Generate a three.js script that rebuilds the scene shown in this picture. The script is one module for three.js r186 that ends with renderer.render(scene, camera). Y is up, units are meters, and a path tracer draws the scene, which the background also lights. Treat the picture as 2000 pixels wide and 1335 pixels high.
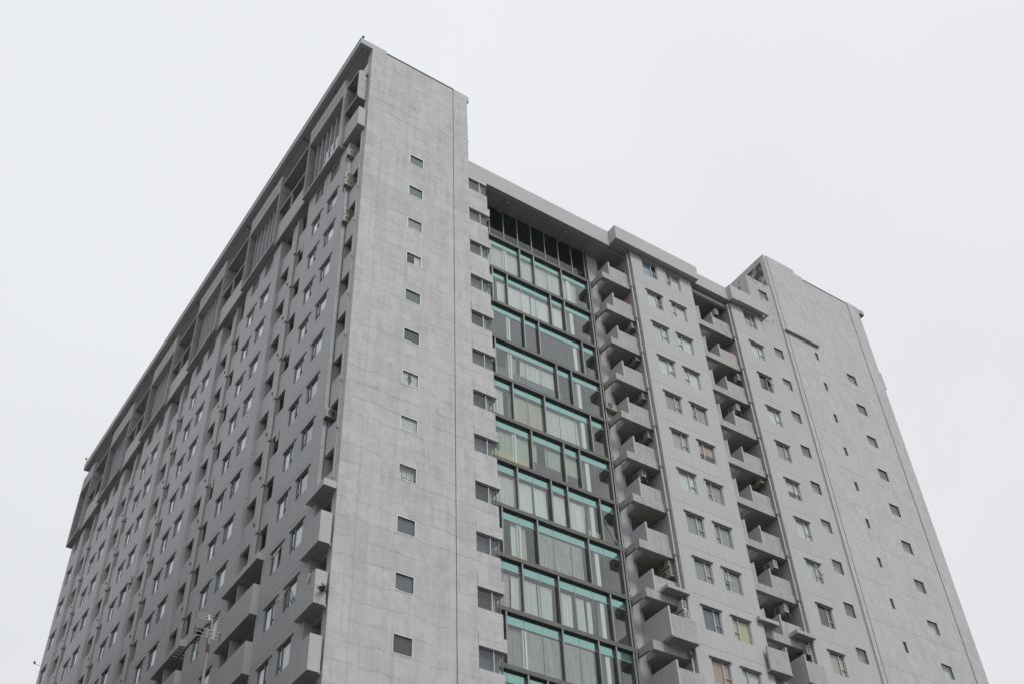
import * as THREE from 'three';
import { mergeGeometries } from 'three/addons/utils/BufferGeometryUtils.js';
import { RoundedBoxGeometry } from 'three/addons/geometries/RoundedBoxGeometry.js';

// ------------------------------------------------------------------ camera, sky, sun, exposure
const scene = new THREE.Scene();
const camera = new THREE.PerspectiveCamera(32.64, 1024 / 683, 0.1, 3000);
camera.position.set(-17.796, 1.6, 38.132);
camera.rotation.order = 'YXZ';
camera.rotation.set(0.771188, -0.630596, -0.054888);

const renderer = new THREE.WebGLRenderer({ antialias: true });
renderer.toneMapping = THREE.LinearToneMapping;
renderer.toneMappingExposure = 1.2;
renderer.shadowMap.enabled = true;

function hash(x, y, s) {
  let h = Math.imul(x | 0, 374761393) ^ Math.imul(y | 0, 668265263) ^ Math.imul(s | 0, 1274126177);
  h = Math.imul(h ^ (h >>> 13), 1274126177); h ^= h >>> 16;
  return (h >>> 0) / 4294967296;
}
// value noise on a lattice that repeats every (px, py) cells
function noise(x, y, px, py, s) {
  const xi = Math.floor(x), yi = Math.floor(y), fx = x - xi, fy = y - yi;
  const u = fx * fx * (3 - 2 * fx), v = fy * fy * (3 - 2 * fy), m = (a, n) => ((a % n) + n) % n;
  const a = hash(m(xi, px), m(yi, py), s), b = hash(m(xi + 1, px), m(yi, py), s);
  const c = hash(m(xi, px), m(yi + 1, py), s), d = hash(m(xi + 1, px), m(yi + 1, py), s);
  return a + (b - a) * u + (c - a) * v + (a - b - c + d) * u * v;
}
function fbm(x, y, px, py, s, oct = 4) {
  let t = 0, a = 0.5, n = 0;
  for (let i = 0; i < oct; i++) { t += a * noise(x, y, px, py, s + i); n += a; x *= 2; y *= 2; px *= 2; py *= 2; a *= 0.5; }
  return t / n;
}
let seed = 7;
const rnd = () => { seed = (Math.imul(seed, 1664525) + 1013904223) >>> 0; return seed / 4294967296; };

{ // overcast sky, nearly even, slightly bluer towards the lower left
  const W = 512, H = 256, data = new Float32Array(W * H * 4);
  for (let j = 0; j < H; j++) for (let i = 0; i < W; i++) {
    const up = Math.max(0, (j + 0.5) / H - 0.5) * 2, az = (i + 0.5) / W * Math.PI * 2;
    const az0 = az - Math.PI; // direction (x, z) = (cos, sin)
    const side = 0.5 + 0.5 * Math.cos(az0 - Math.atan2(-0.25, 0.97));
    const cl = fbm(i / W * 10, j / H * 8, 10, 8, 5, 5) - 0.5;
    const l = (0.80 + 0.10 * up + 0.05 * (side - 0.5) + 0.12 * cl) * SKY();
    const k = 0.5 + 0.5 * (1 - side) * (1 - 0.5 * up), o = (j * W + i) * 4;
    data[o] = l * (1 - 0.085 * k); data[o + 1] = l * (1 - 0.045 * k); data[o + 2] = l * (1 + 0.015 * k); data[o + 3] = 1;
  }
  const sky = new THREE.DataTexture(data, W, H, THREE.RGBAFormat, THREE.FloatType);
  sky.mapping = THREE.EquirectangularReflectionMapping; sky.magFilter = THREE.LinearFilter; sky.wrapS = THREE.RepeatWrapping; sky.needsUpdate = true;
  scene.background = sky; scene.environment = sky;
}
function SKY() { return 0.815; }
const sun = new THREE.DirectionalLight(new THREE.Color().setRGB(1, 0.975, 0.94), 1.5);
sun.position.set(20, 131, 77); sun.target.position.set(15, 40, 0); sun.castShadow = true; sun.shadow.radius = 30;
sun.shadow.mapSize.set(2048, 2048);
Object.assign(sun.shadow.camera, { left: -80, right: 80, top: 80, bottom: -80, near: 1, far: 300 });
scene.add(sun, sun.target);

// ------------------------------------------------------------------ textures and materials
const toS = (v) => { v = Math.min(1, Math.max(0, v)); return Math.round(255 * (v <= 0.0031308 ? 12.92 * v : 1.055 * Math.pow(v, 1 / 2.4) - 0.055)); };
function tex(w, h, f, srgb = true) {
  const d = new Uint8Array(w * h * 4);
  for (let j = 0; j < h; j++) for (let i = 0; i < w; i++) {
    const c = f(i / w, j / h), o = (j * w + i) * 4;
    if (typeof c === 'number') { const b = srgb ? toS(c) : Math.round(255 * Math.min(1, Math.max(0, c))); d[o] = d[o + 1] = d[o + 2] = b; }
    else { d[o] = toS(c[0]); d[o + 1] = toS(c[1]); d[o + 2] = toS(c[2]); }
    d[o + 3] = 255;
  }
  const t = new THREE.DataTexture(d, w, h); t.wrapS = t.wrapT = THREE.RepeatWrapping; t.magFilter = THREE.LinearFilter; t.minFilter = THREE.LinearMipmapLinearFilter; t.generateMipmaps = true;
  if (srgb) t.colorSpace = THREE.SRGBColorSpace; t.needsUpdate = true; return t;
}
const sm = (a, b, x) => { const t = Math.min(1, Math.max(0, (x - a) / (b - a))); return t * t * (3 - 2 * t); };
// end wall, 8 m x 24 m: pour lines about every metre, patched bands, run-off streaks
const endTex = tex(768, 2048, (u, v) => {
  const X = u * 8, Y = v * 24;
  let t = 1;
  const band = Y + 0.13 * (fbm(u * 10, v * 10, 10, 10, 21, 2) - 0.5) * 2 + 0.05 * (hash(Math.floor(X / 1.1), 7, 3) - 0.5);
  const k = Math.floor(band), f = band - k, ln = ((k % 24) + 24) % 24;
  const seg = hash(Math.floor(X / 1.33 + hash(ln, 3, 9) * 6), ln, 31);
  t *= 1 + 0.07 * (seg - 0.5) * sm(0.45, 0.7, fbm(u * 6, v * 18, 6, 18, 77, 3));
  const blot = fbm(u * 9 + v * 2, v * 30, 9, 30, 83, 4); t *= 1 - 0.06 * sm(0.54, 0.62, blot) * sm(0.45, 0.65, fbm(u * 4, v * 9, 4, 9, 87, 3)) + 0.07 * sm(0.56, 0.66, fbm(u * 12, v * 34, 12, 34, 89, 4));
  const w = 0.04 + 0.08 * fbm(u * 40, v * 20, 40, 20, 41, 2) * hash(ln, 5, 2);
  const on = sm(0.30, 0.5, fbm(u * 12, ln * 3.7, 12, 999, 51, 3));
  t *= 1 - 0.18 * on * (1 - sm(w * 0.4, w * 1.3, Math.min(f, 1 - f))) * (0.35 + hash(ln, 8, 8));
  if (hash(ln, 1, 66) > 0.55) { const g = Math.abs(f - 0.45 - 0.1 * noise(u * 12, ln, 12, 99, 12)); t *= 1 - 0.06 * (1 - sm(0.01, 0.05, g)) * sm(0.4, 0.6, fbm(u * 9, ln * 5.1, 9, 999, 58, 2)); }
  const st = fbm(u * 36, v * 7, 36, 7, 61, 3), st2 = fbm(u * 110, v * 9, 110, 9, 65, 2);
  t *= 1 - 0.085 * sm(0.48, 0.68, st) * (0.45 + 0.55 * sm(0.35, 0.6, fbm(u * 6, v * 24, 6, 24, 95, 3))) - 0.03 * sm(0.5, 0.8, st2) + 0.05 * sm(0.55, 0.8, fbm(u * 30, v * 8, 30, 8, 71, 3));
  t *= 1 + 0.07 * (fbm(u * 7, v * 20, 7, 20, 81, 4) - 0.5) + 0.15 * (fbm(u * 28, v * 64, 28, 64, 93, 3) - 0.5) + 0.10 * (fbm(u * 60, v * 180, 60, 180, 91, 2) - 0.5);
  const warm = 0.004 * (fbm(u * 5, v * 14, 5, 14, 17, 3) - 0.5) * 4;
  return [0.93 * t * (1 + warm), 0.93 * t, 0.925 * t * (1 - warm)];
});
// tower wall, 10 m x 20 m: smudged trowel marks
const mottleTex = tex(1024, 1024, (u, v) => {
  let t = 1;
  t *= 1 + 0.09 * (fbm((u + v) * 9, v * 13, 9, 13, 15, 5) - 0.5);
  t *= 1 + 0.17 * (fbm(u * 30 + v * 30, v * 34, 30, 34, 25, 3) - 0.5) + 0.16 * (fbm(u * 56 - v * 28, v * 60, 56, 60, 27, 3) - 0.5);
  t *= 1 - 0.05 * sm(0.52, 0.75, fbm(u * 70, v * 9, 70, 9, 35, 3));
  const lines = Math.abs(((v * 20 / 1.5 + 0.25 * fbm(u * 8, v * 6, 8, 6, 45, 2)) % 1) - 0.5);
  t *= 1 + 0.06 * (1 - sm(0.0, 0.03, lines)) * sm(0.42, 0.6, fbm(u * 7, v * 9, 7, 9, 55, 3));
  t *= 1 + 0.05 * (fbm(u * 200, v * 300, 200, 300, 75, 2) - 0.5);
  return [0.93 * t, 0.93 * t, 0.93 * t];
});
// painted plaster, 6 m x 6 m
const plasterTex = tex(1024, 1024, (u, v) => {
  let t = 1 + 0.09 * (fbm(u * 6, v * 6, 6, 6, 101, 5) - 0.5);
  t *= 1 - 0.06 * sm(0.55, 0.8, fbm(u * 50, v * 5, 50, 5, 111, 3));
  t *= 1 + 0.07 * (fbm(u * 160, v * 160, 160, 160, 121, 2) - 0.5);
  return [0.95 * t, 0.95 * t, 0.945 * t];
});
// weathered slab concrete with grime spots, 4 m
const slabTex = tex(768, 768, (u, v) => {
  let t = 1 + 0.16 * (fbm(u * 7, v * 7, 7, 7, 131, 5) - 0.5);
  const g = sm(0.6, 0.74, fbm(u * 11, v * 14, 11, 14, 141, 4));
  t *= 1 - 0.09 * g;
  t *= 1 + 0.1 * (fbm(u * 120, v * 120, 120, 120, 151, 2) - 0.5);
  t *= 1 - 0.16 * sm(0.52, 0.72, fbm(u * 30, v * 3, 30, 3, 165, 3));
  const o = sm(0.7, 0.78, fbm(u * 9, v * 9, 9, 9, 161, 4));
  return [0.93 * t * (1 + 0.02 * o), 0.93 * t * (1 - 0.01 * o), 0.92 * t * (1 - 0.06 * o)];
});
const mouldTex = tex(512, 512, (u, v) => {
  const a = fbm(u * 6, v * 6, 6, 6, 171, 5), b = fbm(u * 26, v * 14, 26, 14, 181, 4);
  const m = sm(0.38, 0.62, a * 0.65 + b * 0.35);
  const t = 0.9 - 0.72 * m + 0.16 * (fbm(u * 70, v * 70, 70, 70, 191, 2) - 0.5);
  return [t, t, t * 0.98];
});
const streakStain = tex(512, 512, (u, v) => {
  const m = sm(0.6, 0.68, fbm(u * 34, v * 20, 34, 20, 201, 5)) * sm(0.4, 0.6, fbm(u * 5, v * 5, 5, 5, 203, 3)), t = (1 - 0.4 * m) * (1 + 0.1 * (fbm(u * 60, v * 60, 60, 60, 205, 2) - 0.5));
  return [0.95 * t * (1 + 0.03 * m), 0.95 * t, 0.94 * t * (1 - 0.02 * m)];
});
const bumpTex = tex(512, 512, (u, v) => 0.6 * fbm(u * 40, v * 40, 40, 40, 211, 4) + 0.4 * fbm(u * 8, v * 8, 8, 8, 221, 3), false);
const clothTex = tex(512, 256, (u, v) => { const t = 0.86 + 0.28 * (fbm(u * 40, v * 2, 40, 2, 231, 3) - 0.5) + 0.06 * (hash(Math.floor(u * 500), Math.floor(v * 250), 6) - 0.5); return [t, t, t * 0.98]; });
const steelTex = tex(512, 256, (u, v) => { const r = sm(0.55, 0.75, fbm(u * 18, v * 5, 18, 5, 241, 4)), t = 0.95 * (1 + 0.2 * (fbm(u * 60, v * 20, 60, 20, 251, 3) - 0.5)) * (1 - 0.2 * r); return [t * (1 + 0.04 * r), t, t * (1 - 0.06 * r)]; });
const dustTex = tex(512, 512, (u, v) => { const t = 0.75 + 0.5 * (fbm(u * 30, v * 6, 30, 6, 261, 4) - 0.5) + 0.3 * (fbm(u * 90, v * 90, 90, 90, 271, 2) - 0.5); return [t, t, t]; });
const rep = (t, x, y) => { const c = t.clone(); c.repeat.set(1 / x, 1 / y); c.needsUpdate = true; return c; };
const C3 = (r, g, b) => new THREE.Color().setRGB(r, g, b);
const std = (c, o = {}) => new THREE.MeshStandardMaterial({ color: C3(...c), roughness: 0.9, ...o });
const phy = (c, o = {}) => new THREE.MeshPhysicalMaterial({ color: C3(...c), ...o });
const bump = rep(bumpTex, 3, 3);
const M = {
  end: std([0.545, 0.545, 0.54], { map: rep(endTex, 8, 24), bumpMap: bump, bumpScale: 0.006 }),
  tower: std([0.54, 0.54, 0.54], { map: rep(mottleTex, 10, 20), bumpMap: bump, bumpScale: 0.006 }),
  paint: std([0.51, 0.51, 0.51], { map: rep(plasterTex, 6, 6), bumpMap: bump, bumpScale: 0.004 }),
  bay: std([0.51, 0.51, 0.51], { map: rep(plasterTex, 6.7, 6.3), bumpMap: bump, bumpScale: 0.004 }),
  slab: std([0.45, 0.45, 0.44], { map: rep(slabTex, 4, 4), bumpMap: bump, bumpScale: 0.006 }),
  room: std([0.5, 0.5, 0.48]),
  soffit: std([0.45, 0.45, 0.44], { map: rep(slabTex, 5, 5) }),
  mould: std([0.42, 0.42, 0.41], { map: rep(mouldTex, 3.4, 3.4), bumpMap: bump, bumpScale: 0.01 }),
  stained: std([0.47, 0.47, 0.465], { map: rep(streakStain, 5, 5), bumpMap: bump, bumpScale: 0.008 }),
  tile: std([0.36, 0.365, 0.36], { map: rep(plasterTex, 4, 4), roughness: 0.6 }),
  frameDark: std([0.33, 0.335, 0.33], { map: rep(slabTex, 4, 4), roughness: 0.7 }),
  joint: std([0.47, 0.47, 0.47]),
  coping: std([0.09, 0.10, 0.10], { roughness: 0.6 }),
  interior: std([0.42, 0.42, 0.40]),
  steel: std([0.15, 0.147, 0.142], { map: rep(steelTex, 5, 1), roughness: 0.65 }),
  alu: std([0.55, 0.56, 0.56], { roughness: 0.45, metalness: 0.15 }),
  aluGrey: std([0.30, 0.31, 0.31], { roughness: 0.5, metalness: 0.2 }),
  bronze: std([0.16, 0.16, 0.155], { roughness: 0.5 }),
  teal: phy([0.30, 0.50, 0.46], { metalness: 0.82, roughness: 0.06 }),
  glass: phy([0.93, 0.95, 0.945], { transmission: 1, thickness: 0, roughness: 0.02, ior: 1.52 }),
  tinted: phy([0.93, 0.96, 0.95], { transmission: 1, thickness: 0, roughness: 0.02, ior: 1.75 }),
  dimmedGlass: phy([0.62, 0.67, 0.66], { transmission: 1, thickness: 0, roughness: 0.02, ior: 1.52 }),  // tint darkened in place of the dark room behind the top row
  darkGlass: phy([0.02, 0.023, 0.023], { roughness: 0.05, ior: 1.5 }),
  pipe: std([0.50, 0.49, 0.46], { roughness: 0.6 }),
  brick: std([0.33, 0.27, 0.24], { map: rep(slabTex, 1, 1) }),
  acBody: std([0.38, 0.365, 0.315], { roughness: 0.55 }),
  acWhite: std([0.50, 0.49, 0.455], { roughness: 0.5 }),
  acDark: std([0.05, 0.05, 0.048], { roughness: 0.6 }),
  rust: std([0.16, 0.10, 0.07], { roughness: 0.8 }),
  redCloth: std([0.4, 0.08, 0.07]),
  ground: std([0.045, 0.045, 0.045], { map: rep(slabTex, 9, 9) }),
  white: std([0.72, 0.72, 0.70]),
};
const cloth = (c) => std(c, { map: rep(clothTex, 4, 3), roughness: 0.95, side: THREE.DoubleSide });
const CL = {
  sheer: cloth([0.68, 0.68, 0.66]), pale: cloth([0.78, 0.79, 0.77]), beige: cloth([0.52, 0.49, 0.42]), green: cloth([0.47, 0.53, 0.44]),
  white: cloth([0.78, 0.79, 0.78]), grey: cloth([0.36, 0.36, 0.35]), charcoal: std([0.045, 0.045, 0.048]), slate: std([0.12, 0.14, 0.15]),
  yellow: std([0.50, 0.42, 0.24]), brown: std([0.055, 0.045, 0.045]), dusty: std([0.46, 0.46, 0.445], { map: rep(dustTex, 3, 3) }), pink: cloth([0.55, 0.36, 0.29]), cream: cloth([0.62, 0.55, 0.38]), blue: cloth([0.35, 0.42, 0.50]),
};

// ------------------------------------------------------------------ helpers
function uvWorld(g, ox = 0, oy = 0) { // uv in metres by the way a face points
  g = g.index ? g.toNonIndexed() : g;
  const p = g.attributes.position, n = g.attributes.normal, uv = new Float32Array(p.count * 2);
  for (let i = 0; i < p.count; i++) {
    const ax = Math.abs(n.getX(i)), ay = Math.abs(n.getY(i)), az = Math.abs(n.getZ(i));
    if (ax >= ay && ax >= az) { uv[2 * i] = p.getZ(i) + ox; uv[2 * i + 1] = p.getY(i) + oy; }
    else if (ay >= az) { uv[2 * i] = p.getX(i) + ox; uv[2 * i + 1] = p.getZ(i) + oy; }
    else { uv[2 * i] = p.getX(i) + ox; uv[2 * i + 1] = p.getY(i) + oy; }
  }
  g.setAttribute('uv', new THREE.BufferAttribute(uv, 2));
  return g;
}
const B = (x0, x1, y0, y1, z0, z1) => { const g = new THREE.BoxGeometry(Math.abs(x1 - x0), Math.abs(y1 - y0), Math.abs(z1 - z0)); g.translate((x0 + x1) / 2, (y0 + y1) / 2, (z0 + z1) / 2); return g; };
function rod(a, b, r, seg = 8, r2 = r) {
  const A = new THREE.Vector3(...a), Bv = new THREE.Vector3(...b), d = Bv.clone().sub(A), g = new THREE.CylinderGeometry(r2, r, d.length(), seg);
  g.applyQuaternion(new THREE.Quaternion().setFromUnitVectors(new THREE.Vector3(0, 1, 0), d.normalize()));
  const c = A.add(Bv).multiplyScalar(0.5); g.translate(c.x, c.y, c.z); return g;
}
// wall with openings: axis 'z' faces +z at depth front, axis 'x' faces -x at front; rect and holes are [a0, a1, y0, y1] with a = x or z
function wall(axis, front, t, rect, holes = []) {
  const box = (s, r) => { s.moveTo(r[0], r[2]); s.lineTo(r[1], r[2]); s.lineTo(r[1], r[3]); s.lineTo(r[0], r[3]); s.closePath(); return s; };
  const s = box(new THREE.Shape(), rect);
  for (const h of holes) { const p = new THREE.Path(); p.moveTo(h[0], h[2]); p.lineTo(h[0], h[3]); p.lineTo(h[1], h[3]); p.lineTo(h[1], h[2]); p.closePath(); s.holes.push(p); }
  const g = new THREE.ExtrudeGeometry(s, { depth: t, bevelEnabled: false });
  if (axis === 'z') g.translate(0, 0, front - t); else { g.rotateY(-Math.PI / 2); g.translate(front + t, 0, 0); }
  return g;
}
function add(name, geos, mat, parent, uv = true) {
  geos = Array.isArray(geos) ? geos : [geos];
  let g = geos.map((x) => { x = x.index ? x.toNonIndexed() : x; for (const k of Object.keys(x.attributes)) if (!['position', 'normal', 'uv'].includes(k)) x.deleteAttribute(k); return x; });
  g = g.length > 1 ? mergeGeometries(g) : g[0];
  if (uv) g = uvWorld(g, Math.floor(rnd() * 37) * (uv === 'own' ? 1 : 0) * 0.71, Math.floor(rnd() * 37) * (uv === 'own' ? 1 : 0) * 0.53);
  const m = new THREE.Mesh(g, mat); m.name = name; m.castShadow = m.receiveShadow = true; parent.add(m); return m;
}
const put = (name, g, m, parent) => { const o = new THREE.Mesh(g, m); o.name = name; o.castShadow = o.receiveShadow = true; parent.add(o); return o; };
const group = (name, parent) => { const g = new THREE.Group(); g.name = name; parent.add(g); return g; };
const used = {};
function numbered(n) { used[n] = (used[n] ?? -1) + 1; return used[n] ? `${n}_${String(used[n]).padStart(3, '0')}` : n; }
function thing(name, label, category, pos, grp) {
  const o = new THREE.Group(); o.name = numbered(name); o.position.set(...pos); o.userData = { label, category }; if (grp) o.userData.group = grp;
  scene.add(o); return o;
}

// ------------------------------------------------------------------ ground
{
  const g = new THREE.CircleGeometry(1500, 64); g.rotateX(-Math.PI / 2);
  const m = new THREE.Mesh(uvWorld(g), M.ground); m.name = 'ground'; m.userData = { kind: 'structure', label: 'grey paved ground round the foot of the apartment tower' }; m.receiveShadow = true; scene.add(m);
}

// ------------------------------------------------------------------ unseen blocks added beyond the frame: they shade the foot of the long side and close the low sky
function block(label, x, z, w, h, d, turn = 0) {
  const nb = thing('unseen_block', label, 'apartment building', [x, 0, z]); nb.rotation.y = turn;
  add('wall', B(-w / 2, w / 2, 0, h, -d / 2, d / 2), M.bay, nb, 'own');
  add('roof', B(-w / 2 - 0.15, w / 2 + 0.15, h + 0.002, h + 0.3, -d / 2 - 0.15, d / 2 + 0.15), M.slab, nb);
  const wg = uvWorld(B(-0.02, 0.05, 0, 1.4, -0.7, 0.7)), k1 = Math.floor(d / 4);
  for (let k = 0; k < k1; k++) for (let n = 0; n * 3.1 + 3 < h; n++) { const o = put('window', wg, M.darkGlass, nb); o.position.set(w / 2, 1.2 + n * 3.1, (k + 0.5) * d / k1 - d / 2); }
  return nb;
}
block('unseen tall plain grey apartment block across the lane from the shaded long side', -25.2, -34, 19.8, 44, 46);
block('unseen lower grey apartment wing beside the tall block across the lane', -25.2, -7.0, 19.8, 34, 7.6);
block('unseen long grey apartment slab added across the street facing the glazed front', 20, 105, 16, 36, 70, Math.PI / 2);
block('unseen grey apartment block added at the street corner opposite the near tower corner', -60, 85, 18, 40, 40, Math.PI / 2.6);
block('unseen grey apartment block added down the street facing the lift tower', 92, 70, 18, 34, 44, Math.PI * 0.72);

// ------------------------------------------------------------------ the apartment tower
const T = new THREE.Group(); T.name = 'apartment_tower'; scene.add(T);
T.userData = { label: 'tall weathered grey concrete apartment tower with teal glazed strip and rows of balconies', category: 'apartment building' };
const LV = (n) => 55.06 + 3 * n;       // slab levels of the street front

// hidden carcass: slabs and core that close the inside
for (let n = -17; n <= 1; n++) {
  add('floor_slab', [B(20.44, 25.33, LV(n) - 0.24, LV(n) - 0.02, -4.42, -0.01), B(29.49, 34.85, LV(n) - 0.24, LV(n) - 0.02, -4.42, -0.45), B(35.3, 43.95, LV(n) - 0.24, LV(n) - 0.02, -4.42, -0.31)], M.interior, T);
  add('floor_slab', B(17.75, 44.9, LV(n) - 0.24, LV(n) - 0.02, -11, -4.42), M.interior, T);
  add('floor_slab', [B(2.85, 9.0, LV(n) - 0.24, LV(n) - 0.02, -51.2, -0.35)], M.interior, T);
  add('floor_slab', [B(9.05, 17.6, LV(n) - 0.24, LV(n) - 0.02, -11, -1.66)], M.room, T);
}
add('core_wall', B(9.06, 17.6, 0, 61.5, -5.3, -5.0), M.room, T);
add('core_wall', [B(5.5, 5.8, 0, 69, -51, -5.0), B(17.62, 17.7, 0, 61.5, -5.3, -1.52), B(44.0, 44.9, 0, 68, -11, -1.0)], M.interior, T);
add('rear_wall', [B(9.05, 9.3, 0, 69, -51.4, -11.3), B(9.3, 45.2, 0, 66, -11.3, -11.05), B(0.2, 9.0, 0, 69, -51.4, -51.25), B(45.0, 45.25, 0, 68.8, -11.0, -0.35)], M.paint, T);
add('roof_slab', [B(1.35, 7.2, 69.0, 69.25, -51.3, -0.4), B(7.4, 34.8, 61.6, 61.9, -11, -0.3), B(35.0, 45.2, 68.6, 68.85, -11, -0.35)], M.soffit, T);

// ---- windows: local x to the right, y up, z out; origin at the lower corner of the opening
const bars = (list, d0, d1) => list.map((r) => B(r[0], r[1], r[2], r[3], d0, d1));
function placeWin(g, axis, a, y, front) {
  if (axis === 'z') g.position.set(a, y, front); else { g.position.set(front, y, a); g.rotation.y = -Math.PI / 2; }
}
const protos = {};
function casementProto(flip, w, h, mx, ty, dp = 0, hp = 0.10, ho = [0.14, 0.12]) { // fixed light beside a narrow casement over a small lower light
  const key = [flip, w, h, mx, ty, dp].join();
  if (protos[key]) return protos[key];
  const f = 0.036, X = (x0, x1) => (flip ? [w - x1, w - x0] : [x0, x1]);
  const fr = bars([[0, w, 0, f], [0, w, h - f, h], [0, f, f, h - f], [w - f, w, f, h - f], [...X(mx - f * 0.7, mx + f * 0.7), f, h - f], [...X(mx + f * 0.7, w - f), ty - f * 0.5, ty + f * 0.5]], -0.13 + dp, -0.06 + dp);
  const pane = B(...X(f, mx - f * 0.7), f, h - f, -0.105 + dp, -0.095 + dp);
  const upper = B(...X(mx + f * 0.7, w - f), ty + f * 0.5, h - f, -0.105 + dp, -0.095 + dp), lower = B(...X(mx + f * 0.7, w - f), f, ty - f * 0.5, -0.105 + dp, -0.095 + dp);
  const hood = B(-ho[0], w + ho[1], h + 0.012, h + 0.075, -0.01, hp);
  const blindFull = B(0.02, w - 0.02, 0.02, h - 0.02, -0.175 + dp, -0.155 + dp);
  const X2 = X(0.02, mx);
  const blindPart = B(X2[0], X2[1], 0.02, h - 0.02, -0.175 + dp, -0.155 + dp);
  const blindTop = B(0.02, w - 0.02, h * 0.42, h - 0.02, -0.175 + dp, -0.155 + dp);
  const ub = (g) => uvWorld(g.index ? g.toNonIndexed() : g);
  return protos[key] = { frame: ub(mergeGeometries(fr.map((b) => b.toNonIndexed()))), pane: ub(pane), upper: ub(upper), lower: ub(lower), hood: ub(hood), blindFull: ub(blindFull), blindPart: ub(blindPart), blindTop: ub(blindTop), f, X, w, h, mx, ty };
}
function casement(axis, a, y, front, pr, o) { // o: blind material or null, kind, hood, open
  const g = group('casement_window', T);
  put('frame', pr.frame, o.frame ?? M.alu, g); put('pane', pr.pane, M.glass, g); put('pane', pr.lower, M.glass, g);
  if (o.open) { // sash tipped outwards at its foot
    const sash = group('opened_sash', T), [x0, x1] = pr.X(pr.mx + 0.03, pr.w - 0.04), y1 = pr.h - 0.05, hh = pr.h - 0.05 - pr.ty;
    const s = bars([[x0, x1, -hh, -hh + 0.04], [x0, x1, -0.04, 0], [x0, x0 + 0.04, -hh + 0.04, -0.04], [x1 - 0.04, x1, -hh + 0.04, -0.04]], -0.02, 0.02);
    const inner = new THREE.Group(); inner.name = 'opened_sash'; g.add(inner); T.remove(sash);
    inner.position.set(0, y1, -0.05); inner.rotation.x = -o.open;
    const gg = mergeGeometries([...s.map((b) => b.toNonIndexed())]); put('opened_sash', uvWorld(gg), M.alu, g); const last = g.children[g.children.length - 1];
    last.geometry = last.geometry.clone().applyMatrix4(new THREE.Matrix4().makeTranslation(0, y1, -0.05).multiply(new THREE.Matrix4().makeRotationX(-o.open)));
    const pg = B(x0 + 0.04, x1 - 0.04, -hh + 0.04, -0.04, -0.005, 0.005).applyMatrix4(new THREE.Matrix4().makeTranslation(0, y1, -0.05).multiply(new THREE.Matrix4().makeRotationX(-o.open)));
    put('pane', uvWorld(pg), M.glass, g); g.remove(inner);
  } else put('pane', pr.upper, M.glass, g);
  if (o.blind) put('blind', pr[o.part ?? 'blindFull'], o.blind, g);
  if (o.hood !== false) put('hood', pr.hood, M.slab, g);
  placeWin(g, axis, a, y, front); return g;
}

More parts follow.
